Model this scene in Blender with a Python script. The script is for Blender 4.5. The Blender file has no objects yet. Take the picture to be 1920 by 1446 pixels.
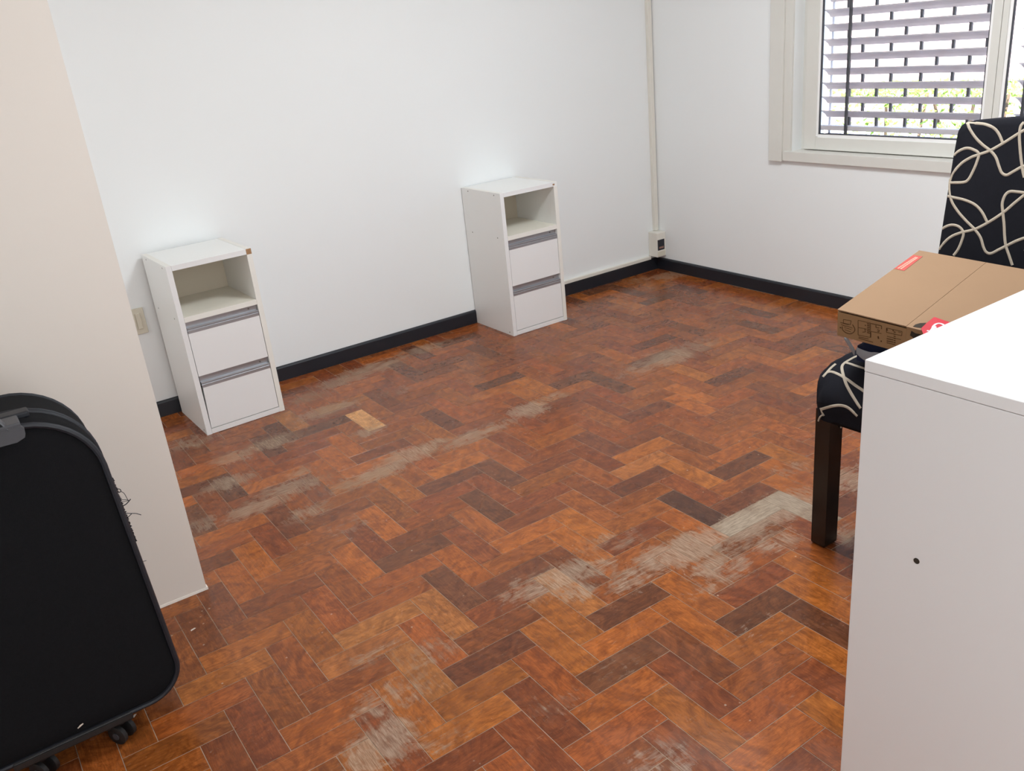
import bpy, bmesh, math, random
from mathutils import Vector, Matrix
from mathutils.bvhtree import BVHTree

random.seed(7)
PI = math.pi
sc = bpy.context.scene
col = sc.collection

# ------------------------------------------------------------------ camera
RW = [[0.8193611402251051, -0.5653010711747815, -0.09529963702795628],
      [-0.2871736906396353, -0.26085871531274174, -0.9216745640679237],
      [0.4961638774572637, 0.7825518702131065, -0.3760770893481054]]
CAM = Vector((-3.7465688934801635, -4.037543893636894, 1.5))
FPX = 1641.2140634340874
cd = bpy.data.cameras.new('camera')
cam = bpy.data.objects.new('camera', cd)
col.objects.link(cam)
r, d, f = [Vector(v) for v in RW]
m3 = Matrix((r, -d, -f)).transposed()
cam.matrix_world = Matrix.Translation(CAM) @ m3.to_4x4()
cd.sensor_fit = 'HORIZONTAL'
cd.sensor_width = 36.0
cd.lens = 36.0 * FPX / 1920.0
cd.clip_start = 0.05
sc.camera = cam

# ------------------------------------------------------------------ world, lights, exposure
world = bpy.data.worlds.new('world')
sc.world = world
world.use_nodes = True
wn = world.node_tree.nodes
wl = world.node_tree.links
sky = wn.new('ShaderNodeTexSky')
sky.sky_type = 'NISHITA'
sky.sun_disc = False
sky.sun_elevation = math.radians(52)
sky.sun_rotation = math.radians(250)
wn['Background'].inputs['Strength'].default_value = 1.0
wl.new(sky.outputs['Color'], wn['Background'].inputs['Color'])

def light(name, kind, loc, rot, power, color=(1, 1, 1), **kw):
    ld = bpy.data.lights.new(name, kind)
    ld.energy = power
    ld.color = color
    for k, v in kw.items():
        setattr(ld, k, v)
    lo = bpy.data.objects.new(name, ld)
    lo.location = loc
    lo.rotation_euler = rot
    col.objects.link(lo)
    return lo

# the sun outside, from behind the house: it lights the garden, not the room
light('sun', 'SUN', (-6, -3, 8), (math.radians(32), math.radians(-26), 0), 26.0, (1.0, 0.95, 0.88), angle=0.01)
# the room's ceiling lamp (its fitting is built further down)
light('ceiling_lamp_light', 'AREA', (-1.70, -2.25, 2.50), (0, 0, 0), 55.0, (0.915, 0.975, 1.0), shape='DISK', size=0.75)
# added fill light behind the camera, set in an invented door (added_door_1, built further down)
light('back_fill_light', 'AREA', (-2.80, -4.86, 1.30), (math.radians(90), 0, 0), 35.0, (0.915, 0.97, 1.0), shape='RECTANGLE', size=1.1, size_y=2.0)
# added lamp: a source assumed left of the tall cupboard, its door invented (added_door_2)
light('added_side_light', 'AREA', (-4.27, -.62, 1.35), (math.radians(90), 0, math.radians(-90)), 7.0, (0.95, 0.985, 1.0), shape='RECTANGLE', size=.75, size_y=1.9)
# sky light through the window opening (sampling portal, gives no light of its own)
po = light('window_portal', 'AREA', (0.24, -2.0, 1.37), (0, math.radians(90), 0), 1.0, shape='RECTANGLE', size=1.2, size_y=2.0)
po.data.cycles.is_portal = True

vs = sc.view_settings
vs.view_transform = 'Standard'
vs.look = 'None'
vs.gamma = 1.0
vs.use_curve_mapping = False
vs.exposure = 0.0
sc.cycles.use_denoising = True
sc.cycles.max_bounces = 10
sc.cycles.diffuse_bounces = 6
sc.cycles.transparent_max_bounces = 16

# ------------------------------------------------------------------ helpers
def ray(u, v):
    """direction in the room of a point measured on the 1920x1446 photograph"""
    a, b = (u - 960) / FPX, (v - 723) / FPX
    return Vector([RW[0][i] * a + RW[1][i] * b + RW[2][i] for i in range(3)])

def on_plane(u, v, p, n):
    q = ray(u, v)
    return CAM + q * ((Vector(p) - CAM).dot(Vector(n)) / q.dot(Vector(n)))

def floor_at(u, v):
    return on_plane(u, v, (0, 0, 0), (0, 0, 1))

def proj(P):
    q = Vector(P) - CAM
    z = q.dot(f)
    return (q.dot(r) / z * FPX + 960, q.dot(d) / z * FPX + 723)

class MB:
    def __init__(self):
        self.v = []; self.f = []
    def add(self, vs_, fs_):
        n = len(self.v)
        self.v += [tuple(p) for p in vs_]
        self.f += [tuple(i + n for i in q) for q in fs_]
        return self
    def box(self, x0, x1, y0, y1, z0, z1, bev=0.0):
        if bev <= 0:
            P = [(x, y, z) for z in (z0, z1) for y in (y0, y1) for x in (x0, x1)]
            return self.add(P, [(0, 2, 3, 1), (4, 5, 7, 6), (0, 1, 5, 4), (2, 6, 7, 3), (0, 4, 6, 2), (1, 3, 7, 5)])
        bm = bmesh.new()
        bmesh.ops.create_cube(bm, size=1.0)
        for w in bm.verts:
            w.co = ((x0 + x1) / 2 + w.co.x * (x1 - x0), (y0 + y1) / 2 + w.co.y * (y1 - y0), (z0 + z1) / 2 + w.co.z * (z1 - z0))
        bmesh.ops.bevel(bm, geom=bm.edges[:], offset=bev, segments=2, affect='EDGES', profile=0.5)
        return self.bm(bm)
    def bm(self, bm, mat=None):
        bm.verts.index_update()
        self.add([(mat @ w.co if mat else w.co) for w in bm.verts], [[w.index for w in q.verts] for q in bm.faces])
        bm.free()
        return self
    def prism(self, poly, ax, a0, a1):
        """poly: 2-D outline; extruded along axis ax from a0 to a1"""
        n = len(poly)
        def mk(p, a):
            if ax == 0: return (a, p[0], p[1])
            if ax == 1: return (p[0], a, p[1])
            return (p[0], p[1], a)
        P = [mk(p, a0) for p in poly] + [mk(p, a1) for p in poly]
        F = [tuple(range(n))[::-1], tuple(range(n, 2 * n))] + [(i, (i + 1) % n, n + (i + 1) % n, n + i) for i in range(n)]
        return self.add(P, F)
    def tube(self, pts, rad, n=8, closed=False, cap=True):
        pts = [Vector(p) for p in pts]
        N = len(pts)
        rads = rad if isinstance(rad, (list, tuple)) else [rad] * N
        rings = []
        up = None
        for i in range(N):
            a = pts[i - 1] if (i > 0 or closed) else pts[i]
            b = pts[(i + 1) % N] if (i < N - 1 or closed) else pts[i]
            t = (b - a).normalized()
            if up is None:
                up = t.orthogonal().normalized()
            up = (up - t * up.dot(t)).normalized()
            s = t.cross(up)
            rings.append([pts[i] + (up * math.cos(2 * PI * k / n) + s * math.sin(2 * PI * k / n)) * rads[i] for k in range(n)])
        P = [p for q in rings for p in q]
        F = []
        for i in range(N if closed else N - 1):
            j = (i + 1) % N
            for k in range(n):
                F.append((i * n + k, i * n + (k + 1) % n, j * n + (k + 1) % n, j * n + k))
        if cap and not closed:
            F.append(tuple(range(n))[::-1]); F.append(tuple((N - 1) * n + k for k in range(n)))
        return self.add(P, F)
    def cyl(self, a, b, rad, n=20):
        return self.tube([a, b], rad, n)
    def build(self, name, mat, parent=None, smooth=False, **props):
        me = bpy.data.meshes.new(name)
        me.from_pydata(self.v, [], self.f)
        me.validate()
        bm = bmesh.new(); bm.from_mesh(me)
        bmesh.ops.recalc_face_normals(bm, faces=bm.faces[:])
        bm.to_mesh(me); bm.free()
        if smooth:
            me.polygons.foreach_set('use_smooth', [True] * len(me.polygons))
            me.set_sharp_from_angle(angle=math.radians(40))
        me.materials.append(mat)
        o = bpy.data.objects.new(name, me)
        if parent: o.parent = parent
        col.objects.link(o)
        for k, v in props.items(): o[k] = v
        return o

def thing(name, label, cat, loc=(0, 0, 0), rz=0.0, group=None):
    o = bpy.data.objects.new(name, None)
    o.empty_display_size = 0.05
    o.location = loc; o.rotation_euler = (0, 0, rz)
    col.objects.link(o)
    o['label'] = label; o['category'] = cat
    if group: o['group'] = group
    return o

def tag(o, label, cat, group=None):
    o['label'] = label; o['category'] = cat
    if group: o['group'] = group
    return o

def struct(name, loc=(0, 0, 0)):
    o = bpy.data.objects.new(name, None)
    o.location = loc; o['kind'] = 'structure'
    col.objects.link(o)
    return o

def spline(pts, per=6, closed=False):
    pts = [Vector(p) for p in pts]
    n = len(pts); out = []
    for i in range(n if closed else n - 1):
        p1, p2 = pts[i], pts[(i + 1) % n]
        p0 = pts[i - 1] if (i > 0 or closed) else p1 * 2 - p2
        p3 = pts[(i + 2) % n] if (i + 2 < n or closed) else p2 * 2 - p1
        for k in range(per):
            t = k / per
            out.append(0.5 * (2 * p1 + (p2 - p0) * t + (2 * p0 - 5 * p1 + 4 * p2 - p3) * t * t + (3 * p1 - p0 - 3 * p2 + p3) * t ** 3))
    if not closed: out.append(pts[-1])
    return out

# ------------------------------------------------------------------ materials
def srgb(c):
    return tuple(((x / 255) / 12.92 if x / 255 <= 0.04045 else ((x / 255 + 0.055) / 1.055) ** 2.4) for x in c)

def mat(name, color, rough=0.5, metal=0.0, spec=0.5, var=0.0, vscale=4.0, bump=0.0, bscale=200.0, coat=0.0, sheen=0.0):
    m = bpy.data.materials.new(name); m.use_nodes = True
    N, L = m.node_tree.nodes, m.node_tree.links
    b = N['Principled BSDF']
    b.inputs['Roughness'].default_value = rough
    b.inputs['Metallic'].default_value = metal
    b.inputs['Specular IOR Level'].default_value = spec
    b.inputs['Coat Weight'].default_value = coat
    if sheen: b.inputs['Sheen Weight'].default_value = sheen
    c = (*color, 1)
    tc = N.new('ShaderNodeTexCoord')
    nz = N.new('ShaderNodeTexNoise'); nz.inputs['Scale'].default_value = vscale; nz.inputs['Detail'].default_value = 5
    L.new(tc.outputs['Object'], nz.inputs['Vector'])
    mx = N.new('ShaderNodeMix'); mx.data_type = 'RGBA'
    mx.inputs[6].default_value = tuple(x * (1 - var) for x in color) + (1,)
    mx.inputs[7].default_value = tuple(min(1, x * (1 + var)) for x in color) + (1,)
    L.new(nz.outputs['Fac'], mx.inputs[0]); L.new(mx.outputs[2], b.inputs['Base Color'])
    if bump:
        n2 = N.new('ShaderNodeTexNoise'); n2.inputs['Scale'].default_value = bscale; n2.inputs['Detail'].default_value = 3
        L.new(tc.outputs['Object'], n2.inputs['Vector'])
        bp = N.new('ShaderNodeBump'); bp.inputs['Strength'].default_value = bump; bp.inputs['Distance'].default_value = 0.002
        L.new(n2.outputs['Fac'], bp.inputs['Height']); L.new(bp.outputs['Normal'], b.inputs['Normal'])
    return m

M = {}
M['wall'] = mat('wall_paint', (0.835, 0.85, 0.85), 0.62, var=0.012, vscale=2.5, bump=0.06, bscale=60)
M['ceiling'] = mat('ceiling_paint', (0.84, 0.84, 0.83), 0.8, var=0.01)
M['base'] = mat('baseboard_paint', (0.012, 0.014, 0.020), 0.42, var=0.25, vscale=9, bump=0.05, bscale=40)
M['laminate'] = mat('white_laminate', (0.83, 0.83, 0.81), 0.38, var=0.012, vscale=6, bump=0.02, bscale=150)
M['front'] = mat('drawer_front_laminate', (0.80, 0.79, 0.785), 0.36, var=0.01, vscale=6, bump=0.02, bscale=150)
M['edge'] = mat('edge_banding', (0.80, 0.775, 0.72), 0.45, var=0.03, vscale=20)
M['niche'] = mat('aged_back_board', (0.80, 0.765, 0.67), 0.6, var=0.03, vscale=8)
M['backboard'] = mat('tan_back_board', (0.60, 0.53, 0.42), 0.65, var=0.04, vscale=8)
M['chip'] = mat('raw_chipboard', (0.36, 0.20, 0.10), 0.85, var=0.35, vscale=160, bump=0.3, bscale=300)
M['alu'] = mat('brushed_aluminium', (0.42, 0.425, 0.45), 0.38, 0.75, var=0.06, vscale=30)
M['darkgap'] = mat('drawer_gap_shade', (0.05, 0.05, 0.055), 0.8)  # shade of the drawer gaps as a near-black colour
M['screw'] = mat('screw_head', (0.20, 0.19, 0.17), 0.5, 0.5)
M['bigwhite'] = mat('white_melamine', (0.79, 0.775, 0.765), 0.28, var=0.008, vscale=3)
M['cream'] = mat('cream_laminate', (0.71, 0.645, 0.585), 0.5, var=0.015, vscale=1.6, bump=0.02, bscale=120)
M['creamedge'] = mat('cream_edge_strip', (0.86, 0.80, 0.73), 0.5)
M['winpaint'] = mat('window_enamel', (0.69, 0.675, 0.63), 0.35, var=0.03, vscale=10)
M['jamb'] = mat('lit_jamb_enamel', (0.90, 0.89, 0.88), 0.3, var=0.02, vscale=8)  # outdoor light on the jamb put into a paler enamel
M['gasket'] = mat('rubber_gasket', (0.05, 0.05, 0.06), 0.6)
M['slat'] = mat('shutter_slat', (0.74, 0.64, 0.61), 0.45, var=0.12, vscale=12)
M['slatdark'] = mat('shutter_strap', (0.06, 0.055, 0.06), 0.6, var=0.1)
M['rail'] = mat('shutter_rail', (0.62, 0.62, 0.68), 0.4)
M['plastic'] = mat('aged_white_plastic', (0.76, 0.73, 0.66), 0.4, var=0.03, vscale=15)
M['ivory'] = mat('ivory_plastic', (0.66, 0.61, 0.50), 0.4, var=0.03, vscale=15)
M['blackplastic'] = mat('black_socket', (0.012, 0.012, 0.02), 0.35)
M['brass'] = mat('socket_contact', (0.35, 0.20, 0.16), 0.4, 0.6)
M['legwood'] = mat('dark_lacquered_wood', (0.010, 0.007, 0.006), 0.22, var=0.3, vscale=30)
M['chairfab'] = mat('black_chair_cover', (0.0075, 0.0075, 0.011), 0.9, var=0.2, vscale=60, bump=0.2, bscale=700, spec=0.16)
M['cord'] = mat('cream_cord', (0.44, 0.375, 0.30), 0.9, var=0.22, vscale=500, bump=0.5, bscale=900, spec=0.1)
M['card'] = mat('cardboard', (0.29, 0.180, 0.107), 0.85, var=0.05, vscale=7, spec=0.2, bump=0.06, bscale=220)
M['cardside'] = mat('cardboard_side', (0.30, 0.180, 0.088), 0.85, var=0.05, vscale=7, spec=0.2)
M['ink'] = mat('dark_print_ink', (0.09, 0.045, 0.02), 0.9, spec=0.1)
M['redink'] = mat('red_print_ink', (0.47, 0.095, 0.08), 0.8, var=0.08, vscale=60, spec=0.2)
M['palered'] = mat('pale_print', (0.72, 0.36, 0.28), 0.85, spec=0.2)
M['redgloss'] = mat('red_sticker', (0.52, 0.035, 0.05), 0.3, var=0.15, vscale=30)
M['whiteink'] = mat('white_print', (0.78, 0.74, 0.76), 0.35)
M['hole'] = mat('hole_shade', (0.03, 0.02, 0.012), 0.9)  # shade inside holes and gaps, put into a dark colour
M['navy'] = mat('navy_fabric', (0.012, 0.018, 0.05), 0.8, var=0.3, vscale=25, bump=0.3, bscale=300, spec=0.25)
M['greytrim'] = mat('grey_webbing', (0.26, 0.27, 0.29), 0.6, var=0.12, vscale=40, bump=0.3, bscale=500)
M['casefab'] = mat('black_suitcase_fabric', (0.0078, 0.0078, 0.009), 0.9, var=0.25, vscale=200, bump=0.5, bscale=900, spec=0.12)
M['casetrim'] = mat('black_piping', (0.014, 0.015, 0.020), 0.5, var=0.2, vscale=30, spec=0.35)
M['casegrey'] = mat('grey_handle_rubber', (0.055, 0.055, 0.062), 0.5, var=0.15, vscale=40)
M['caseplastic'] = mat('black_hard_plastic', (0.013, 0.012, 0.012), 0.5, var=0.15, vscale=30)
M['scrap'] = mat('pale_scrap', (0.62, 0.52, 0.44), 0.9)
M['sub'] = mat('floor_joint_dust', (0.34, 0.25, 0.18), 0.95, var=0.5, vscale=14, spec=0.1)
M['garden'] = mat('pale_paving', (0.55, 0.53, 0.50), 0.9, var=0.1, vscale=2)
M['brickwall'] = mat('pink_rendered_wall', (0.72, 0.50, 0.47), 0.9, var=0.08, vscale=3)
M['leaf'] = mat('hedge_leaf', (0.23, 0.36, 0.045), 0.6, var=0.45, vscale=9)
M['stem'] = mat('hedge_stem', (0.12, 0.08, 0.05), 0.9)
M['lampshade'] = mat('lamp_fitting', (0.8, 0.8, 0.78), 0.4)

def glass_mat():
    m = bpy.data.materials.new('window_glass'); m.use_nodes = True
    N, L = m.node_tree.nodes, m.node_tree.links
    N.remove(N['Principled BSDF'])
    t = N.new('ShaderNodeBsdfTransparent'); t.inputs['Color'].default_value = (0.93, 0.95, 0.97, 1)
    g = N.new('ShaderNodeBsdfGlossy'); g.inputs['Roughness'].default_value = 0.03
    fr = N.new('ShaderNodeFresnel'); fr.inputs['IOR'].default_value = 1.5
    mx = N.new('ShaderNodeMixShader')
    ge = N.new('ShaderNodeNewGeometry'); inv = N.new('ShaderNodeMath'); inv.operation = 'SUBTRACT'; inv.inputs[0].default_value = 1.0
    ml = N.new('ShaderNodeMath'); ml.operation = 'MULTIPLY'        # front faces only: a pane this thin does not trap light
    L.new(ge.outputs['Backfacing'], inv.inputs[1]); L.new(fr.outputs[0], ml.inputs[0]); L.new(inv.outputs[0], ml.inputs[1])
    L.new(ml.outputs[0], mx.inputs[0]); L.new(t.outputs[0], mx.inputs[1]); L.new(g.outputs[0], mx.inputs[2])
    L.new(mx.outputs[0], N['Material Output'].inputs['Surface'])
    return m
M['glass'] = glass_mat()

# ---- parquet: bare-wood wear at its own places on the floor (photo points turned into floor points)
WEAR = [  # u, v, radius along the long wall, radius across, weight
    (1045, 1085, .17, .075, 1.0), (985, 1105, .10, .06, .8), (1115, 1066, .09, .06, .8), (1085, 1110, .08, .05, .9),
    (1245, 1045, .11, .07, 1.1), (1300, 1025, .14, .08, 1.2), (1340, 1060, .12, .06, .9), (1395, 985, .13, .07, 1.35),
    (1465, 950, .14, .08, 1.2), (1450, 1015, .12, .07, .8), (1350, 1085, .14, .06, .7), (1185, 1085, .10, .06, .8),
    (1258, 668, .17, .10, 1.1), (1200, 690, .15, .09, .7), (1310, 650, .14, .10, .7),
    (993, 768, .11, .07, 1.1), (1040, 745, .10, .06, .7), (930, 800, .14, .06, .7), (880, 820, .15, .06, .9),
    (770, 852, .16, .07, 1.1), (715, 885, .14, .06, 1.0), (660, 905, .13, .06, .8), (810, 835, .12, .05, .9),
    (615, 770, .16, .07, 1.0), (700, 690, .22, .09, .95), (790, 655, .20, .08, .8), (640, 715, .14, .08, .95),
    (580, 745, .12, .07, .8), (740, 735, .10, .06, .6), (690, 810, .09, .05, .9),
    (510, 830, .13, .07, 1.0), (440, 855, .12, .07, .9), (430, 905, .12, .07, .9), (545, 915, .16, .07, .9), (480, 950, .15, .06, 1.0),
    (360, 830, .12, .08, .8), (380, 985, .10, .06, .7), (580, 960, .10, .06, .8), (560, 890, .08, .05, .8),
    (720, 1395, .11, .08, 1.0), (745, 1300, .13, .07, .7), (800, 1225, .10, .07, .6), (650, 990, .12, .07, .5), (700, 1330, .08, .06, .7),
    (700, 1230, .11, .05, .55), (820, 1390, .10, .06, .5), (1245, 1430, .12, .07, .6), (1160, 1250, .08, .05, .4),
    (1590, 900, .12, .08, .9), (1590, 1000, .10, .06, .8), (1480, 880, .12, .05, .6), (1260, 515, .16, .10, .8), (1200, 525, .12, .08, .6),
    (1420, 1175, .10, .05, .45), (1120, 1020, .10, .05, .6), (1180, 1010, .12, .05, .6), (1030, 1325, .10, .06, .4)]

def wear_group():
    g = bpy.data.node_groups.new('parquet_wear', 'ShaderNodeTree')
    g.interface.new_socket('Mask', in_out='OUTPUT', socket_type='NodeSocketFloat')
    N, L = g.nodes, g.links
    out = N.new('NodeGroupOutput'); geo = N.new('ShaderNodeNewGeometry')
    acc = None
    for (u, v, rx, ry, w) in WEAR:
        p = floor_at(u, v)
        mp = N.new('ShaderNodeMapping'); mp.vector_type = 'TEXTURE'
        mp.inputs['Location'].default_value = (p.x, p.y, 0); mp.inputs['Scale'].default_value = (rx * 1.15, ry * 1.15, 10)
        L.new(geo.outputs['Position'], mp.inputs['Vector'])
        ln = N.new('ShaderNodeVectorMath'); ln.operation = 'LENGTH'; L.new(mp.outputs[0], ln.inputs[0])
        mr = N.new('ShaderNodeMapRange'); mr.interpolation_type = 'SMOOTHSTEP'
        mr.inputs['From Min'].default_value = 1.5; mr.inputs['From Max'].default_value = 0.2
        mr.inputs['To Min'].default_value = 0; mr.inputs['To Max'].default_value = w
        L.new(ln.outputs['Value'], mr.inputs['Value'])
        if acc is None: acc = mr.outputs[0]
        else:
            a = N.new('ShaderNodeMath'); a.operation = 'MAXIMUM'
            L.new(acc, a.inputs[0]); L.new(mr.outputs[0], a.inputs[1]); acc = a.outputs[0]
    L.new(acc, out.inputs[0])
    return g
WG = wear_group()

def parquet_mat(name, joined):
    m = bpy.data.materials.new(name); m.use_nodes = True
    N, L = m.node_tree.nodes, m.node_tree.links
    b = N['Principled BSDF']
    def math_(op, a, b_=None, c=None, clamp=False):
        n = N.new('ShaderNodeMath'); n.operation = op; n.use_clamp = clamp
        for i, x in enumerate((a, b_, c)):
            if x is None: continue
            if isinstance(x, (int, float)): n.inputs[i].default_value = x
            else: L.new(x, n.inputs[i])
        return n.outputs[0]
    def ramp(x, lo, hi, to0=0.0, to1=1.0):
        n = N.new('ShaderNodeMapRange'); n.interpolation_type = 'SMOOTHSTEP'
        n.inputs['From Min'].default_value = lo; n.inputs['From Max'].default_value = hi
        n.inputs['To Min'].default_value = to0; n.inputs['To Max'].default_value = to1
        L.new(x, n.inputs['Value']); return n.outputs[0]
    def noise(vec, scale, detail=4, rough=0.55, dist=0.0):
        n = N.new('ShaderNodeTexNoise'); n.inputs['Scale'].default_value = scale; n.inputs['Detail'].default_value = detail
        n.inputs['Roughness'].default_value = rough; n.inputs['Distortion'].default_value = dist
        L.new(vec, n.inputs['Vector']); return n.outputs['Fac']
    def mixc(fac, a, c, blend='MIX'):
        n = N.new('ShaderNodeMix'); n.data_type = 'RGBA'; n.blend_type = blend
        for i, x in ((0, fac), (6, a), (7, c)):
            if isinstance(x, (int, float)): n.inputs[i].default_value = x
            elif isinstance(x, tuple): n.inputs[i].default_value = (*x, 1)
            else: L.new(x, n.inputs[i])
        return n.outputs[2]
    uv = N.new('ShaderNodeUVMap'); uv.uv_map = 'UVMap'
    geo = N.new('ShaderNodeNewGeometry'); pos = geo.outputs['Position']
    vec = uv.outputs[0]
    if joined:
        at = N.new('ShaderNodeAttribute'); at.attribute_name = 'block_colour'
        base = at.outputs['Color']
    else:
        oi = N.new('ShaderNodeObjectInfo'); base = oi.outputs['Color']
        cx = N.new('ShaderNodeCombineXYZ')
        L.new(math_('MULTIPLY', oi.outputs['Random'], 37.0), cx.inputs[0])
        L.new(math_('MULTIPLY', oi.outputs['Random'], 91.0), cx.inputs[1])
        ad = N.new('ShaderNodeVectorMath'); ad.operation = 'ADD'
        L.new(vec, ad.inputs[0]); L.new(cx.outputs[0], ad.inputs[1]); vec = ad.outputs[0]
    st = N.new('ShaderNodeMapping'); st.inputs['Scale'].default_value = (1.0, 9.0, 1.0); L.new(vec, st.inputs['Vector'])
    grain = noise(st.outputs[0], 16, 6, 0.62, 0.6)
    fine = noise(st.outputs[0], 70, 3, 0.6)
    fig = noise(vec, 9, 5, 0.64, 3.4)
    # grain and figure of the wood
    c1 = mixc(ramp(grain, 0.36, 0.70), (0.80, 0.76, 0.74), (1.15, 1.14, 1.11))
    colr = mixc(1.0, base, c1, 'MULTIPLY')
    c2 = mixc(ramp(fig, 0.30, 0.72), (0.64, 0.58, 0.56), (1.22, 1.20, 1.16))
    colr = mixc(1.0, colr, c2, 'MULTIPLY')
    c3 = mixc(ramp(fine, 0.32, 0.62), (0.80, 0.78, 0.76), (1.08, 1.08, 1.07))
    colr = mixc(1.0, colr, c3, 'MULTIPLY')
    # dark blots of old varnish
    blot = ramp(noise(pos, 11, 5, 0.6, 0.8), 0.62, 0.74)
    colr = mixc(math_('MULTIPLY', blot, 0.30), colr, (0.07, 0.030, 0.018))
    # general haze of scratches
    sv = N.new('ShaderNodeMapping'); sv.inputs['Rotation'].default_value = (0, 0, 0.5); sv.inputs['Scale'].default_value = (5.0, 30.0, 1.0); L.new(pos, sv.inputs['Vector'])
    s1 = ramp(noise(sv.outputs[0], 5.0, 4, 0.7, 1.0), 0.64, 0.76)
    sv2 = N.new('ShaderNodeMapping'); sv2.inputs['Rotation'].default_value = (0, 0, -0.9); sv2.inputs['Scale'].default_value = (40.0, 6.0, 1.0); L.new(pos, sv2.inputs['Vector'])
    s2 = ramp(noise(sv2.outputs[0], 5.0, 4, 0.7, 1.2), 0.66, 0.78)
    scr = math_('MULTIPLY', math_('MAXIMUM', s1, s2), ramp(noise(pos, 5, 3), 0.36, 0.60, 0.20, 0.90))
    colr = mixc(math_('MULTIPLY', scr, 0.62), colr, (0.46, 0.31, 0.205))
    # bare, greyed wood where the varnish has gone
    wg = N.new('ShaderNodeGroup'); wg.node_tree = WG
    n1 = noise(pos, 20, 10, 0.72, 0.9)
    n2 = noise(st.outputs[0], 10, 6, 0.7, 0.4)
    nn = math_('ADD', math_('MULTIPLY', n1, 0.95), math_('MULTIPLY', n2, 0.75))
    t = math_('ADD', wg.outputs[0], math_('MULTIPLY', math_('SUBTRACT', nn, 0.85), 2.2))
    wear = ramp(t, 0.44, 1.08)
    halo = ramp(t, 0.15, 0.9)
    colr = mixc(math_('MULTIPLY', halo, 0.30), colr, (0.17, 0.085, 0.045))
    bare = mixc(ramp(noise(st.outputs[0], 24, 5, 0.65), 0.33, 0.66), (0.17, 0.115, 0.075), (0.45, 0.345, 0.25))
    tint = mixc(0.32, bare, base)
    colr = mixc(math_('MULTIPLY', wear, 0.88), colr, tint)
    # pale specks
    vo = N.new('ShaderNodeTexVoronoi'); vo.inputs['Scale'].default_value = 26; vo.inputs['Randomness'].default_value = 1.0; L.new(pos, vo.inputs['Vector'])
    sp = math_('MULTIPLY', ramp(vo.outputs['Distance'], 0.10, 0.04), ramp(noise(pos, 9, 2), 0.52, 0.60))
    colr = mixc(math_('MULTIPLY', sp, 0.6), colr, (0.55, 0.42, 0.30))
    L.new(colr, b.inputs['Base Color'])
    ro = math_('ADD', math_('MULTIPLY', wear, 0.30), ramp(noise(pos, 7, 4), 0.3, 0.7, 0.20, 0.31), clamp=True)
    L.new(ro, b.inputs['Roughness'])
    b.inputs['Specular IOR Level'].default_value = 0.38
    bp = N.new('ShaderNodeBump'); bp.inputs['Strength'].default_value = 0.012; bp.inputs['Distance'].default_value = 0.001
    hh = math_('ADD', math_('MULTIPLY', grain, 0.7), math_('MULTIPLY', noise(pos, 30, 3), 0.8))
    L.new(hh, bp.inputs['Height']); L.new(bp.outputs['Normal'], b.inputs['Normal'])
    return m
M['parquet'] = parquet_mat('parquet_varnished', False)
M['parquet_far'] = parquet_mat('parquet_varnished_joined', True)

# ------------------------------------------------------------------ room shell
XL, XR, YB, YF, ZC = -4.30, 0.012, 0.012, -4.95, 2.65
floor = MB().box(XL - .15, XR + .25, YF - .15, YB + .15, -0.15, -0.0008).build('floor', M['sub'], kind='structure')
MB().box(XL - .15, XR + .25, YF - .15, YB + .15, ZC, ZC + .15).build('ceiling', M['ceiling'], kind='structure')
MB().box(XL - .15, XR + .25, YB, YB + .15, -0.0022, ZC).build('wall_left', M['wall'], kind='structure')
MB().box(XL - .15, XR + .25, YF - .15, YF, -0.0022, ZC).build('wall_back', M['wall'], kind='structure')
MB().box(XL - .15, XL, YF, YB, -0.0022, ZC).build('wall_near', M['wall'], kind='structure')
WY0, WY1, WZ0, WZ1 = -3.00, -1.015, 0.775, 1.96     # window opening
w = MB()
w.box(XR, XR + .25, WY1, YB, -0.0022, ZC).box(XR, XR + .25, YF, WY0, -0.0022, ZC)
w.box(XR, XR + .25, WY0, WY1, -0.0022, WZ0).box(XR, XR + .25, WY0, WY1, WZ1, ZC)
w.build('wall_right', M['wall'], kind='structure')
def baseboard(prof, ax, a0, a1, name):
    MB().prism(prof, ax, a0, a1).build(name, M['base'], kind='structure')
baseboard([(0.0, 0), (0.0, .064), (0.003, .071), (YB, .074), (YB, 0)], 0, XL, 0.0, 'baseboard_left')
MB().prism([(0.0, 0), (0.0, .064), (0.003, .071), (XR, .074), (XR, 0)], 1, YF, YB).build('baseboard_right', M['base'], kind='structure')

# ------------------------------------------------------------------ herringbone parquet
BW, BL = 0.0836, 0.2435
def block_rects():
    for n in range(-14, 18):
        for k in range(-80, 90):
            x0 = -2.740 + BW * k + (BL + BW) * n
            y0 = -1.8745 + BW * k + (BW - BL) * n
            yield (n, k, 'V'), (x0, x0 + BW, y0 - BL, y0)
            yield (n, k, 'H'), (x0 - BL, x0, y0 - BW, y0)

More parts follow.
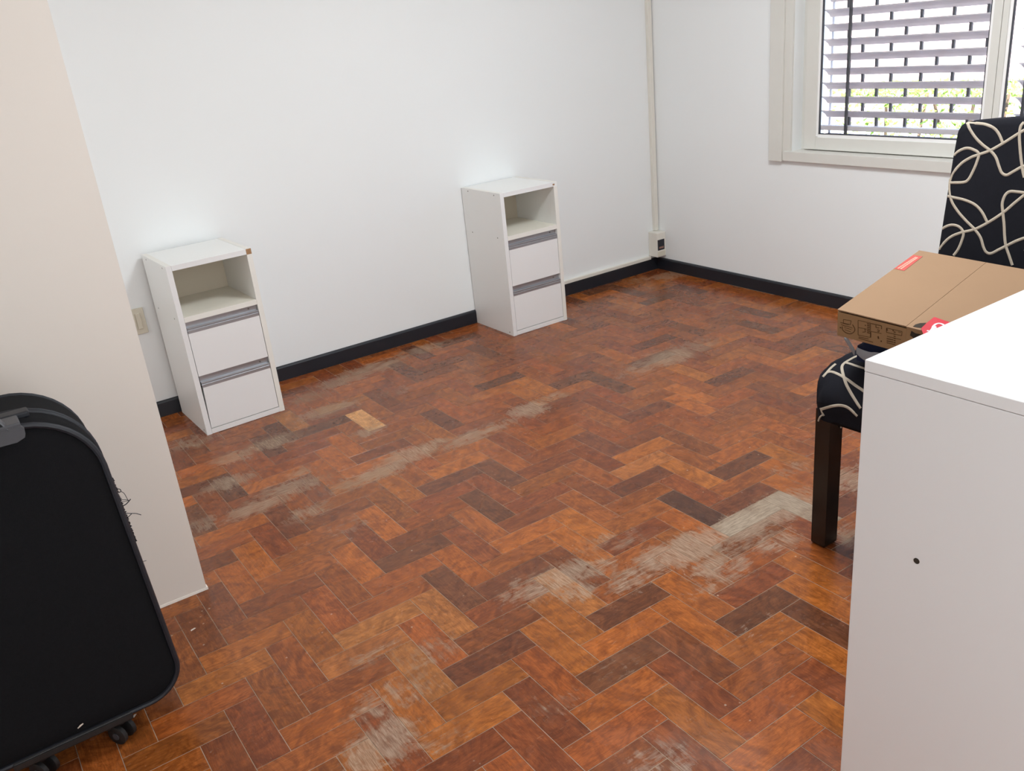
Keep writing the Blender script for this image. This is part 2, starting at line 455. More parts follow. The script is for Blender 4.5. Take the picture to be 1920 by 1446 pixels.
PAL = {'O': (.375, .112, .020), 'M': (.300, .086, .019), 'R': (.225, .063, .018), 'D': (.165, .054, .021), 'K': (.108, .047, .027),
       'L': (.395, .140, .036), 'W': (.680, .320, .120), 'G': (.310, .225, .165)}
PICK = {
 'O': [(446,1083),(480,1044),(459,1208),(417,1255),(584,1193),(612,1341),(851,1052),(898,1305),(867,1354),(1051,1213),(1137,1305),(1036,1146),(960,1023),(1072,1023),
       (1295,1167),(1282,1336),(1423,1198),(1527,1104),(1535,1208),(1540,1312),(1490,1346),(1527,1075),(625,849),(605,883),(706,967),(399,878),(370,904),(921,734),(1000,716),
       (986,1000),(1085,984),(1199,843),(1282,880),(1282,760),(1267,971),(1419,664),(1432,633),(1287,598),(1403,567),(760,1320),(1298,1104)],
 'M': [(404,1312),(527,1307),(560,1247),(612,1146),(646,1284),(644,1086),(743,1068),(560,1052),(809,1198),(1012,1242),(1158,1344),(973,1057),(1438,1307),(1101,953),(898,984),(1433,1250)],
 'R': [(527,1112),(422,1140),(375,1182),(467,1331),(706,1029),(1025,1307),(1300,1224),(1303,1276),(1173,1229),(1537,1266),(401,946),(652,948),(926,919),(1104,914),(869,1013),(929,1180),(1472,979)],
 'D': [(753,1044),(913,1227),(1143,1263),(1418,1146),(1530,1161),(503,831),(529,815),(430,904),(380,972),(516,982),(934,713),(910,945),(1196,898),(1386,937),(1209,770),(1350,716),(1376,869),(1443,589),(1403,602),(1207,570),(846,1101),(1199,872),(903,872)],
 'K': [(1282,950)],
 'L': [(685,1216),(709,1161),(840,1146),(775,1258),(1075,1109),(546,787),(1230,866)],
 'W': [(683,787)],
 'G': [(1376,981),(1472,947)]}
rects = {}
for key, q in block_rects():
    if q[1] < XL or q[0] > 0.012 or q[3] < YF or q[2] > 0.012: continue
    rects[key] = q
chosen = {}
for c, pts in PICK.items():
    for (u, v) in pts:
        p = floor_at(u, v)
        for key, q in rects.items():
            if q[0] <= p.x <= q[1] and q[2] <= p.y <= q[3]:
                chosen[key] = c; break
OCC = [[(1577, 1450), (1621, 673), (1572, 630), (1572, 578), (1930, 300), (1930, 1450)], [(0, 780), (180, 800), (335, 1240), (240, 1335), (0, 1446)],
       [(-10, 0), (88, 0), (388, 1104), (298, 1142), (-10, 1280)], [(262, 480), (470, 460), (534, 769), (388, 818), (335, 775)], [(870, 350), (1044, 343), (1062, 600), (963, 631), (897, 606)],
       [(1521, 1020), (1536, 690), (1610, 650), (1590, 800), (1567, 1016), (1546, 1029)]]
def inside(pt, poly):
    x, y = pt; c = False; n = len(poly)
    for i in range(n):
        (x1, y1), (x2, y2) = poly[i], poly[i - 1]
        if (y1 > y) != (y2 > y) and x < (x2 - x1) * (y - y1) / (y2 - y1) + x1: c = not c
    return c
def shown(q):
    cnt = 0
    for i in range(5):
        for j in range(5):
            P = Vector((q[0] + (q[1] - q[0]) * (i + .5) / 5, q[2] + (q[3] - q[2]) * (j + .5) / 5, 0))
            if (P - CAM).dot(f) < 0.2 or P.x > 0 or P.y > 0: continue
            s = proj(P)
            if 0 <= s[0] <= 1920 and 0 <= s[1] <= 1446 and not any(inside(s, o) for o in OCC): cnt += 1
    if not cnt: return 0.0
    c = Vector(((q[0] + q[1]) / 2, (q[2] + q[3]) / 2, 0)) - CAM
    return cnt * (1.5 / c.length) / c.length ** 2
order = sorted(rects, key=lambda k: -shown(rects[k]))
single = [k for k in order[:300] if shown(rects[k]) > 0]
single_set = set(single)
G, CH, TH = 0.0009, 0.0003, 0.004
def block_geo(x0, x1, y0, y1, z=0.0):
    P = []
    for (g, zz) in ((G, -TH), (G, -CH), (G + CH, 0.0)):
        P += [(x0 + g, y0 + g, z + zz), (x1 - g, y0 + g, z + zz), (x1 - g, y1 - g, z + zz), (x0 + g, y1 - g, z + zz)]
    F = [(8, 9, 10, 11)]
    for a in (0, 4):
        for i in range(4):
            j = (i + 1) % 4
            F.append((a + i, a + j, a + 4 + j, a + 4 + i))
    return P, F
def colour_of(key):
    rnd = random.Random(str(key))
    c = chosen.get(key)
    if c is None:
        c = rnd.choices('OMRD', (.20, .46, .26, .08))[0]
    base = PAL[c]
    b = rnd.uniform(.82, 1.06); h = rnd.uniform(-.06, .06)
    return (base[0] * b * (1 + h * .4), base[1] * b * (1 - h), base[2] * b * (1 - h), 1)
def block_mesh(name, lx, ly, long_x):
    P, F = block_geo(-lx / 2, lx / 2, -ly / 2, ly / 2)
    me = bpy.data.meshes.new(name); me.from_pydata(P, [], F)
    ul = me.uv_layers.new(name='UVMap')
    for lp in me.loops:
        p = P[lp.vertex_index]
        ul.data[lp.index].uv = (p[0], p[1]) if long_x else (p[1], p[0])
    me.materials.append(M['parquet'])
    return me
ME = {'H': block_mesh('parquet_block', BL, BW, True), 'V': block_mesh('parquet_block', BW, BL, False)}
def clipped(q):
    return (max(q[0], XL), min(q[1], 0.0), max(q[2], YF), min(q[3], 0.0))
for key in single:
    q = rects[key]; c = clipped(q)
    if c[1] - c[0] < .004 or c[3] - c[2] < .004: continue
    me = ME[key[2]] if c == q else block_mesh('parquet_block', c[1] - c[0], c[3] - c[2], key[2] == 'H')
    o = bpy.data.objects.new('parquet_block', me)
    rnd = random.Random('t' + str(key))
    o.location = ((c[0] + c[1]) / 2, (c[2] + c[3]) / 2, rnd.uniform(-.0003, .0002))
    o.rotation_euler = (rnd.uniform(-.0008, .0008), rnd.uniform(-.0008, .0008), 0)
    o.color = colour_of(key)
    o.parent = floor
    col.objects.link(o)
P, F, U, CC = [], [], [], []
for key, q in rects.items():
    if key in single_set: continue
    c = clipped(q)
    if c[1] - c[0] < .004 or c[3] - c[2] < .004: continue
    rnd = random.Random('t' + str(key))
    p, fc = block_geo(*c, z=rnd.uniform(-.0004, .0002))
    n = len(P); P += p; F += [tuple(i + n for i in t) for t in fc]
    ou, ov = rnd.uniform(0, 40), rnd.uniform(0, 90)
    cc = colour_of(key)
    for v in p:
        a, b_ = (v[0] - c[0], v[1] - c[2])
        U.append((a + ou, b_ + ov) if key[2] == 'H' else (b_ + ou, a + ov))
        CC.append(cc)
me = bpy.data.meshes.new('parquet_remainder'); me.from_pydata(P, [], F)
ul = me.uv_layers.new(name='UVMap')
for lp in me.loops: ul.data[lp.index].uv = U[lp.vertex_index]
ca = me.color_attributes.new('block_colour', 'FLOAT_COLOR', 'POINT')
for i, c in enumerate(CC): ca.data[i].color = c
me.materials.append(M['parquet_far'])
o = bpy.data.objects.new('parquet_remainder', me); o.parent = floor; o['kind'] = 'stuff'; col.objects.link(o)

# ------------------------------------------------------------------ window
win = struct('window_1')
MB().box(-.014, XR, -.967, -.884, .729, 2.10, .002).build('casing_board', M['winpaint'], win)
MB().box(-.014, XR, -3.13, -3.047, .729, 2.10, .002).build('casing_board', M['winpaint'], win)
MB().box(-.014, XR, -3.047, -.967, 2.017, 2.10, .002).build('casing_board', M['winpaint'], win)
mb = MB()
mb.box(-.002, .030, -1.014, -.967, .733, 2.017, .0015).box(-.002, .030, -3.047, -3.000, .733, 2.017, .0015).box(-.002, .030, -3.0, -1.014, 1.955, 2.017)
mb.build('inner_frame', M['winpaint'], win)
MB().box(.030, .20, -1.0149, -1.0005, .786, 1.955).build('jamb', M['jamb'], win)
MB().box(-.010, .20, -3.047, -.975, .733, .782, .002).build('sill', M['winpaint'], win)
mb = MB()   # fixed outer frame behind the sashes
mb.box(.085, .12, -1.10, -1.0151, .782, 1.955).box(.085, .12, -2.9995, -2.92, .782, 1.955).box(.085, .12, -2.92, -1.10, 1.87, 1.955).box(.085, .12, -2.92, -1.10, .782, .85)
mb.build('outer_frame', M['winpaint'], win)
def sash(y0, y1, g0, g1, zb=.787, zt=1.95, gz0=.862, gz1=1.875):
    mb = MB()
    mb.box(.060, .084, g1, y1, zb, zt, .002).box(.060, .084, y0, g0, zb, zt, .002)
    mb.box(.060, .084, g0, g1, zb, gz0 - .014, .002).box(.060, .084, g0, g1, gz1, zt, .002)
    s = mb.build('sash', M['winpaint'], win)
    mb = MB()   # sloped glazing bead
    mb.box(.066, .080, g1 - .012, g1, gz0 - .012, gz1).box(.066, .080, g0, g0 + .012, gz0 - .012, gz1).box(.066, .080, g0 + .012, g1 - .012, gz0 - .014, gz0)
    mb.build('glazing_bead', M['jamb'], s)
    mb = MB()
    a0, a1 = g0 + .012, g1 - .012
    mb.box(.068, .079, a1 - .005, a1, gz0, gz1).box(.068, .079, a0, a0 + .005, gz0, gz1).box(.068, .079, a0, a1, gz0, gz0 + .004)
    mb.build('gasket', M['gasket'], s)
    MB().box(.073, .077, a0, a1, gz0, gz1).build('pane', M['glass'], s)
sash(-1.999, -1.048, -1.964, -1.118)
sash(-2.985, -2.001, -2.915, -2.026)

# ---- invented doors, out of view, built round the two added lamps
dr = struct('added_door_1')
mb = MB()
mb.box(-3.46, -3.38, YF, -4.88, 0.001, 2.40).box(-2.22, -2.14, YF, -4.88, 0.001, 2.40).box(-3.38, -2.22, YF, -4.88, 2.34, 2.40)
mb.build('added_door_frame', M['winpaint'], dr)
d2 = struct('added_door_2')  # invented door behind the added side lamp
mb = MB()
mb.box(XL, -4.275, -1.10, -1.02, .001, 2.40).box(XL, -4.275, -.22, -.14, .001, 2.40).box(XL, -4.275, -1.02, -.22, 2.33, 2.40)
mb.build('added_door_frame', M['winpaint'], d2)
MB().box(XL, -4.285, -1.02, -.22, .001, 2.33).build('added_door_leaf', M['winpaint'], d2)
MB().box(-3.38, -2.22, YF, -4.93, .001, 2.34).build('added_door_pane', M['jamb'], dr)

# ---- outside shutters of tilted slats
def shutter(y0, y1, bar, label):
    t = thing('louvred_shutter', label, 'shutter', group='shutters outside the window')
    k = 0
    zs = []
    z = .968
    while z < 1.95:
        zs.append(z); z += .0668
    y = lambda s: y0 + (y1 - y0) * s
    for z in zs:
        prof = [(.150, z - .033), (.147, z - .031), (.138, z - .018), (.124, z - .006), (.110, z), (.113, z + .004), (.127, z - .002), (.141, z - .014), (.150, z - .029)]
        mb = MB()
        n = len(prof)
        a = [(p[0], y1 - .25 * (p[0] - .11), p[1]) for p in prof]; b = [(p[0], y0, p[1]) for p in prof]
        mb.add(a + b, [tuple(range(n)), tuple(range(n, 2 * n))[::-1]] + [(i, n + i, n + (i + 1) % n, (i + 1) % n) for i in range(n)])
        mb.build('slat', M['slat'], t, smooth=False)
    MB().box(.110, .150, y0, y1, .876, .899, .003).build('bottom_rail', M['slat'], t)
    MB().box(.118, .146, y0 + .02, y1 - .02, .8505, .858).build('sill_track', M['slatdark'], t)
    allz = [.899] + zs
    for i in range(len(allz) - 1):
        yy = y1 - .14 - (.075 if i % 2 else 0) + .004 * i
        zlo = allz[i] + (.003 if i else 0); zhi = allz[i + 1] - .030
        while yy > y0 + .03:
            MB().box(.146, .158, yy - .006, yy + .006, zlo - .022, zhi + .004).build('tie', M['slatdark'], t)
            yy -= .150
    MB().box(.1505, .157, y1 - .030, y1 - .018, .8501, 1.949).build('guide_rail', M['rail'], t)
    MB().box(.100, .1095, bar - .009, bar + .004, .858, 1.949).build('pull_strap', M['slatdark'], t)
    return t
shutter(-1.985, -1.106, -1.258, 'brown louvred shutter outside the pane nearer the room corner')
shutter(-2.93, -2.062, -2.10, 'brown louvred shutter behind the pane right of the window mullion')

# ---- what the window looks out on
MB().box(.27, 14, -9, 9, -.25, -.15).build('ground', M['garden'], kind='structure')
gw = MB().box(7.0, 7.2, -4, 9, -.15, 2.4)
tag(gw.build('garden_wall', M['brickwall']), 'pale pink garden wall seen through the shutter slats', 'wall')
hd = thing('garden_hedge', 'clipped bright green hedge seen low through the shutter slats', 'hedge', (2.6, -.5, -.15))
mb = MB()
rh = random.Random(3)
for i in range(5200):
    y = rh.uniform(-1.9, .95); x = rh.uniform(-.35, .35); z = rh.uniform(.05, .98)
    if rh.random() < .6:
        if rh.random() < .6: x = -.35 + rh.uniform(-.03, .05)
        else: z = .96 + rh.uniform(-.05, .03)
    c = Vector((x, y, z)); s = rh.uniform(.016, .034)
    a = Vector((rh.gauss(0, 1), rh.gauss(0, 1), rh.gauss(0, 1))).normalized(); b = a.orthogonal().normalized(); n = a.cross(b)
    mb.add([c - a * s, c + b * s * .45 + n * s * .12, c + a * s, c - b * s * .45 + n * s * .12], [(0, 1, 2, 3)])
mb.build('foliage', M['leaf'], hd, kind='stuff')
mb = MB()
for i in range(12):
    y = -1.75 + i * .22
    mb.tube([(0, y, 0), (rh.uniform(-.1, .1), y + rh.uniform(-.06, .06), .5), (rh.uniform(-.2, .2), y, .9)], .012, 6)
mb.build('stem', M['stem'], hd)

# ------------------------------------------------------------------ tall cupboard on the left edge
wa = thing('tall_cupboard', 'tall cream laminate cupboard standing behind the black suitcase', 'cupboard', (-3.83, -1.41, 0))
MB().box(-.468, .470, -.158, -.140, .010, 2.30).build('side_panel', M['cream'], wa)
MB().box(-.468, .452, -.140, .158, .060, 2.30).build('carcass', M['cream'], wa)
MB().box(.452, .470, -.138, .157, .060, 1.20, .001).build('door', M['cream'], wa)
MB().box(.452, .470, -.138, .157, 1.204, 2.29, .001).build('door', M['cream'], wa)
MB().box(-.468, .440, -.140, .15, 0, .060).build('plinth', M['cream'], wa)
MB().box(-.468, .474, -.1595, -.140, 0.001, .0095).build('edge_strip', M['creamedge'], wa)

# ------------------------------------------------------------------ the two drawer cabinets
def cabinet(P0, P1, label, bare, crooked):
    dx, dy = P1[0] - P0[0], P1[1] - P0[1]
    t = thing('drawer_cabinet', label, 'cabinet', (P0[0], P0[1], 0), math.atan2(dy, dx), 'pair of white drawer cabinets')
    W, D, H, B = math.hypot(dx, dy), .366, .750, .0225
    for s, (a, b) in enumerate(((0, B), (W - B, W))):
        o = MB().box(a, b, .0012, D, 0, H, .0008).build('side_panel', M['laminate'], t)
        MB().box(a + .0003, b - .0003, 0, .0012, 0, H - (.0235 if (bare and s) else 0)).build('edge_band', M['edge'] if s else M['front'], o)
        MB().box(a + .0006, b - .0006, .002, D - .001, H, H + .0005).build('top_edge', M['edge'], o)
        mb = MB()
        pts = [(.05, .735), (.17, .735)] if s else [(.055, .737), (.30, .737), (.06, .520), (.30, .520), (.035, .016)]
        if not s:
            for (yy, zz) in pts: mb.cyl((a - .0006, yy, zz), (a + .001, yy, zz), .0035, 10)
            mb.build('screw_head', M['screw'], o, kind='stuff')
    o = MB().box(B + .0004, W - B - .0004, .0012, D - .002, H - .022, H - .0006).build('top_panel', M['laminate'], t)
    MB().box(B + .0004, W - B - .0004, 0, .0012, H - .022, H - .0006).build('edge_band', M['front'], o)
    if bare > 1:
        MB().box(W - B + .0003, W - .0003, -.0003, .0012, H - .0232, H).build('bare_corner', M['chip'], t, label='bare brown chipboard corner')
    elif bare:
        MB().box(W - B - .006, W - B + .006, -.0004, .0004, H - .016, H - .008).build('bare_corner', M['chip'], t, label='small brown chipped spot')
    o = MB().box(B + .0004, W - B - .0004, .0012, D - .012, .508, .530).build('shelf', M['niche'], t)
    MB().box(B + .0004, W - B - .0004, 0, .0012, .508, .530).build('edge_band', M['edge'], o)
    o = MB().box(B + .0004, W - B - .0004, .0012, D - .002, .001, .0225).build('bottom_panel', M['laminate'], t)
    MB().box(B + .0004, W - B - .0004, 0, .0012, .001, .0225).build('edge_band', M['front'], o)
    MB().box(B, W - B, D - .010, D - .004, .0226, H - .0225).build('back_panel', M['backboard'], t)
    for i, (z0, zg, zt) in enumerate(((.0262, .214, .2625), (.2675, .458, .5055))):
        g = .0022
        rot = (crooked if i == 0 else 0)
        dr = MB()
        a, b = B + g, W - B - g
        sl = .006 * rot
        dr.add([(a + sl, .0016, zg), (b, .0016, zg), (b, .0016, z0), (a, .0016, z0), (a + sl, .0180, zg), (b, .0180, zg), (b, .0180, z0), (a, .0180, z0)],
               [(0, 1, 2, 3), (7, 6, 5, 4), (0, 4, 5, 1), (1, 5, 6, 2), (2, 6, 7, 3), (3, 7, 4, 0)])
        dr.box(a + .012, a + .024, .020, D - .03, z0 + .01, zg - .03).box(b - .024, b - .012, .020, D - .03, z0 + .01, zg - .03).box(a + .024, b - .024, D - .045, D - .03, z0 + .01, zg - .03)
        do = dr.build('drawer', M['front'], t)
        zb = zg + .0003
        prof = [(.0008, zb), (.0008, zb + .012), (.0034, zb + .0145), (.0004, zb + .0185), (.0004, zb + .0215), (.0035, zb + .024), (.0165, zb + .0255), (.0165, zt), (.0182, zt), (.0182, zb)]
        h = MB().prism(prof, 0, a + .004 * rot, b).build('pull_profile', M['alu'], do)
        MB().cyl((b - .035, .0150, zb + .036), (b - .035, .0168, zb + .036), .004, 10).build('screw', M['screw'], do)
    MB().box(B + .0005, W - B - .0005, .10, .104, .0226, .507).build('gap_shade_sheet', M['darkgap'], t)  # added dark sheet behind the drawers, shade for the gaps
    return t
cabinet((-3.0085, -.3815), (-2.6505, -.3715), 'white drawer cabinet with bare brown corner, beside the wall switch', 2, 1.0)
cabinet((-1.3712, -.3595), (-1.0132, -.3585), 'white drawer cabinet with intact top corner, nearer the window', 1, 0.0)

# ------------------------------------------------------------------ wall fittings
ls = thing('light_switch', 'ivory switch plate on the wall beside the left cabinet', 'switch', (-3.108, YB, .462))
MB().box(-.040, .042, -.0085, 0, -.060, .058, .003).build('cover_plate', M['ivory'], ls)
MB().box(-.020, .000, -.0125, -.0086, -.036, .036, .0015).build('rocker', M['ivory'], ls)
MB().box(.003, .023, -.0125, -.0086, -.036, .036, .0015).build('rocker', M['ivory'], ls)
jb = thing('socket_box', 'old white surface socket box with black outlet in the room corner', 'socket', (-.061, -.067, .093))
MB().box(0, .0722, 0, .078, 0, .155, .004).build('housing', M['plastic'], jb)
MB().box(.004, .060, -.0014, .001, .044, .110, .0006).build('outlet_insert', M['blackplastic'], jb)
MB().box(.015, .052, -.0026, -.0013, .054, .066).build('contact_strip', M['brass'], jb)
MB().box(.004, .066, -.0012, .001, .006, .036, .0006).build('cover_strip', M['ivory'], jb)
tr = MB().box(-1.012, -.0625, -.010, .0119, .0745, .094, .0015).build('cable_trunking', M['plastic'])
tag(tr, 'white cable trunking running along the top of the black skirting', 'trunking')
tr = MB().box(-.022, .006, -.012, .0119, .250, 2.649, .0015).build('cable_trunking', M['plastic'])
tag(tr, 'vertical white cable trunking rising up the room corner', 'trunking')

# ------------------------------------------------------------------ white cabinet in front on the right
CX, CY, CZ = -2.668, -3.311, 1.0
wc = thing('storage_cabinet', 'large white cabinet in the right foreground with one screw hole', 'cabinet', (CX, CY, 0))
MB().box(0, .95, -.48, 0, CZ - .0185, CZ, .0012).build('top_panel', M['bigwhite'], wc)
sp = bmesh.new()
side = MB().box(0.0004, .0185, -.479, -.0004, .0, CZ - .0193, .0008).build('side_panel', M['bigwhite'], wc)
MB().box(.9315, .9496, -.479, -.0004, .0, CZ - .0193, .0008).build('side_panel', M['bigwhite'], wc)
MB().box(.019, .931, -.014, -.004, .06, CZ - .0193).build('back_panel', M['bigwhite'], wc)
MB().box(.019, .931, -.46, -.02, .06, .078).build('bottom_panel', M['bigwhite'], wc)
MB().box(.019, .931, -.45, -.43, 0, .06).build('plinth', M['bigwhite'], wc)
MB().box(.020, .474, -.479, -.462, .064, CZ - .022, .001).build('door', M['bigwhite'], wc)
MB().box(.477, .930, -.479, -.462, .064, CZ - .022, .001).build('door', M['bigwhite'], wc)
h = MB()
h.tube([(-.0002, -.1075, .7015), (.0010, -.1075, .7015)], .0048, 18)
h.build('screw_hole_shade', M['hole'], wc)  # dark disc on the panel, the hole's shade is its colour

# ------------------------------------------------------------------ chair
ch = thing('dining_chair', 'high-backed dining chair in black cover with cream cord loops and box on seat', 'chair', (-1.58, -2.85, 0))
def chair_leg(x0, x1, y0, y1, lean=0.0):
    mb = MB()
    bx = .004
    lo = [(x0 + bx + lean, y0 + bx, .0), (x1 - bx + lean, y0 + bx, .0), (x1 - bx + lean, y1 - bx, .0), (x0 + bx + lean, y1 - bx, .0)]
    l2 = [(x0 + lean, y0, .006), (x1 + lean, y0, .006), (x1 + lean, y1, .006), (x0 + lean, y1, .006)]
    hi = [(x0, y0, .44), (x1, y0, .44), (x1, y1, .44), (x0, y1, .44)]
    off = ch.location
    P = [Vector(p) - off for p in lo + l2 + hi]
    mb.add(P, [(3, 2, 1, 0), (8, 9, 10, 11)] + [(a + i, a + (i + 1) % 4, a + 4 + (i + 1) % 4, a + 4 + i) for a in (0, 4) for i in range(4)])
    mb.build('leg', M['legwood'], ch)
chair_leg(-1.853, -1.797, -2.667, -2.619)
chair_leg(-1.853, -1.797, -3.080, -3.032)
chair_leg(-1.300, -1.250, -2.667, -2.619, .05)
chair_leg(-1.300, -1.250, -3.080, -3.032, .05)

def bm_obj(bm, name, m, parent, off):
    for w_ in bm.verts: w_.co -= off
    bmesh.ops.recalc_face_normals(bm, faces=bm.faces[:])
    me = bpy.data.meshes.new(name); bm.to_mesh(me)
    me.polygons.foreach_set('use_smooth', [True] * len(me.polygons))
    me.set_sharp_from_angle(angle=math.radians(50))
    me.materials.append(m)
    o = bpy.data.objects.new(name, me); o.parent = parent; col.objects.link(o)
    return o
# seat cushion
bm = bmesh.new()
bmesh.ops.create_grid(bm, x_segments=26, y_segments=24, size=1.0)
sx0, sx1, sy0, sy1, zt, zb = -1.874, -1.285, -3.092, -2.610, .574, .421
def edge_round(tt, half, rad):
    a = half - abs(tt)
    if a >= rad: return 0.0
    q = (rad - a) / rad
    return 1 - math.sqrt(max(0, 1 - q * q))
hx, hy = (sx1 - sx0) / 2, (sy1 - sy0) / 2
def plan_round(X, Y, r_=.05):
    dx, dy = abs(X) - (hx - r_), abs(Y) - (hy - r_)
    if dx > 0 and dy > 0:
        l = math.hypot(dx, dy)
        k = min(dx, dy) / max(dx, dy)
        q = 1 / math.sqrt(1 + k * k)          # square corner patch onto a round one
        X = math.copysign(hx - r_ + dx * q, X); Y = math.copysign(hy - r_ + dy * q, Y)
    return X, Y
for w_ in bm.verts:
    ux, uy = w_.co.x, w_.co.y
    ux = math.copysign(1 - (1 - abs(ux)) ** 1.6, ux); uy = math.copysign(1 - (1 - abs(uy)) ** 1.6, uy)
    X, Y = ux * hx, uy * hy
    drop = max(edge_round(X, hx, .20) * .100, edge_round(Y, hy, .035) * .030)
    corner = edge_round(X, hx, .10) * edge_round(Y, hy, .05)
    z = zt - drop + .006 * (1 - ux * ux) * (1 - uy * uy) - .030 * corner
    X, Y = plan_round(X, Y)
    w_.co = (X + (sx0 + sx1) / 2, Y + (sy0 + sy1) / 2, z)
be = [e for e in bm.edges if e.is_boundary]
ex = bmesh.ops.extrude_edge_only(bm, edges=be)
nv = [g for g in ex['geom'] if isinstance(g, bmesh.types.BMVert)]
for w_ in nv: w_.co.z = .470
be = [e for e in ex['geom'] if isinstance(e, bmesh.types.BMEdge) and e.is_boundary]
ex = bmesh.ops.extrude_edge_only(bm, edges=be)
nv = [g for g in ex['geom'] if isinstance(g, bmesh.types.BMVert)]
cx_, cy_ = (sx0 + sx1) / 2, (sy0 + sy1) / 2
for w_ in nv:
    near_leg = min(abs(abs(w_.co.y - cy_) - hy), 1) < .06 and w_.co.x < sx0 + .08
    w_.co.z = .418 if near_leg else .426
    w_.co.x = cx_ + (w_.co.x - cx_) * .985; w_.co.y = cy_ + (w_.co.y - cy_) * .985
bmesh.ops.contextual_create(bm, geom=[e for e in ex['geom'] if isinstance(e, bmesh.types.BMEdge) and e.is_boundary])
seat_bvh = BVHTree.FromBMesh(bm)
seat = bm_obj(bm, 'seat', M['chairfab'], ch, ch.location)
# backrest: leaning slab with rounded top corners and a slight crown
bm = bmesh.new()
oy0, oy1, oz0 = -3.092, -2.609, .45
outl = [(oy1, oz0)] + [(oy1, z) for z in (.6, .75, .9, 1.03)]
rr = .030
for i in range(7):
    a = i / 6 * PI / 2
    outl.append((oy1 - .002 - rr + rr * math.cos(a), 1.104 + rr * math.sin(a)))
for i in range(1, 8):
    yy = oy1 - .032 + (oy0 - oy1 + .064) * i / 8
    outl.append((yy, 1.134 + .016 * math.sin(PI * i / 8)))
for i in range(7):
    a = PI / 2 + i / 6 * PI / 2
    outl.append((oy0 + .002 + rr + rr * math.cos(a), 1.104 + rr * math.sin(a)))
outl += [(oy0, z) for z in (1.03, .9, .75, .6)] + [(oy0, oz0)]
def bx(z): return -1.304 + .12 * (z - .77)
cyb, czb = (oy0 + oy1) / 2, .80
rings = []
for (dxx, ins) in ((.000, .016), (.004, .004), (.014, 0), (.056, 0), (.066, .004), (.070, .016)):
    ring = []
    for (y, z) in outl:
        sy = 1 - ins / .24; sz = 1 - ins / .34
        yy, zz = cyb + (y - cyb) * sy, czb + (z - czb) * (sz if z > czb else 1)
        ring.append(bm.verts.new((bx(zz) + dxx, yy, zz)))
    rings.append(ring)
n = len(outl)
for a, b in zip(rings, rings[1:]):
    for i in range(n):
        bm.faces.new((a[i], a[(i + 1) % n], b[(i + 1) % n], b[i]))
bm.faces.new(rings[0][::-1]); bm.faces.new(rings[-1])
bmesh.ops.recalc_face_normals(bm, faces=bm.faces[:])
back_bvh = BVHTree.FromBMesh(bm)
back = bm_obj(bm, 'backrest', M['chairfab'], ch, ch.location)

def ribbon(hits, w=.0039, h=.0014):
    """a flat-oval cord lying on a surface: hits = [(point, normal)]"""
    mb = MB(); P = []; F = []; N = len(hits)
    for i, (p, nn) in enumerate(hits):
        a = hits[max(0, i - 1)][0]; b = hits[min(N - 1, i + 1)][0]
        t = (b - a).normalized(); s = nn.cross(t).normalized()
        for (cs, ch_) in ((-1, 0.05), (-.75, .7), (0, 1), (.75, .7), (1, .05), (0, -.4)):
            P.append(p + s * cs * w + nn * (ch_ * h))
    for i in range(N - 1):
        for k in range(6):
            F.append((i * 6 + k, i * 6 + (k + 1) % 6, i * 6 + 6 + (k + 1) % 6, i * 6 + 6 + k))
    F.append((0, 1, 2, 3, 4, 5)); F.append(tuple((N - 1) * 6 + k for k in (5, 4, 3, 2, 1, 0)))
    return mb.add(P, F)
def runs(bvh, pts, caster):
    out, cur = [], []
    for p in pts:
        h = caster(bvh, p)
        if h is None or (cur and (h[0] - cur[-1][0]).length > .04):
            if len(cur) > 2: out.append(cur)
            cur = []
        if h is not None: cur.append(h)
    if len(cur) > 2: out.append(cur)
    return out
def from_cam(bvh, p):
    q = ray(p[0], p[1]).normalized()
    h = bvh.ray_cast(CAM, q)
    if h[0] is None: return None
    nn = h[1] if h[1].dot(q) < 0 else -h[1]
    return (h[0], nn)
def cords(bvh, polys, x0, y0, s, part, copies=()):
    for poly in polys:
        pts = spline([(x0 + a / s, y0 + b / s, 0) for a, b in poly], 7)
        for run in runs(bvh, pts, from_cam):
            mb = ribbon(run); mb.v = [tuple(Vector(v) - ch.location) for v in mb.v]
            mb.build('cord', M['cord'], part, smooth=True)
            for (dy, dz) in copies:
                def side(b_, p, dy=dy, dz=dz):
                    h = b_.ray_cast(Vector((-2.0, p[0].y + dy, p[0].z + dz)), Vector((1, 0, 0)))
                    return None if h[0] is None or h[0].x > -1.2 else (h[0], h[1] if h[1].x < 0 else -h[1])
                for r2 in runs(b_ := bvh, run, side):
                    mb = ribbon(r2); mb.v = [tuple(Vector(v) - ch.location) for v in mb.v]
                    mb.build('cord', M['cord'], part, smooth=True)
BC = [[(380,135),(400,190),(450,265),(510,325),(575,375),(620,430),(645,500),(670,560),(710,580),(760,555),(830,515),(862,503)],
      [(380,135),(450,140),(530,150),(600,180),(645,230),(680,310)],
      [(228,640),(260,560),(330,480),(410,430),(470,408),(575,370),(690,305),(800,235),(862,198)],
      [(255,425),(300,380),(370,352),(430,365),(475,400),(455,480),(420,560),(385,620),(340,642),(228,645)],
      [(859,130),(830,170),(820,250),(825,350),(835,450),(850,550),(862,600)],
      [(232,600),(226,700),(245,800),(300,890),(370,970),(440,1040),(490,1110),(515,1190),(540,1235),(580,1245),(640,1215),(710,1180),(790,1140),(862,1113)],
      [(205,757),(260,770),(350,790),(440,830),(500,890),(550,985)],
      [(120,1250),(160,1180),(230,1110),(320,1070),(440,1040),(550,985),(680,900),(780,815),(862,748)],
      [(140,1058),(190,1020),(250,1003),(310,1020),(345,1070),(330,1140),(300,1210),(262,1262)],
      [(862,730),(800,722),(740,720),(700,750),(675,820),(680,900),(690,1000),(695,1100),(705,1180),(735,1270),(760,1345)]]
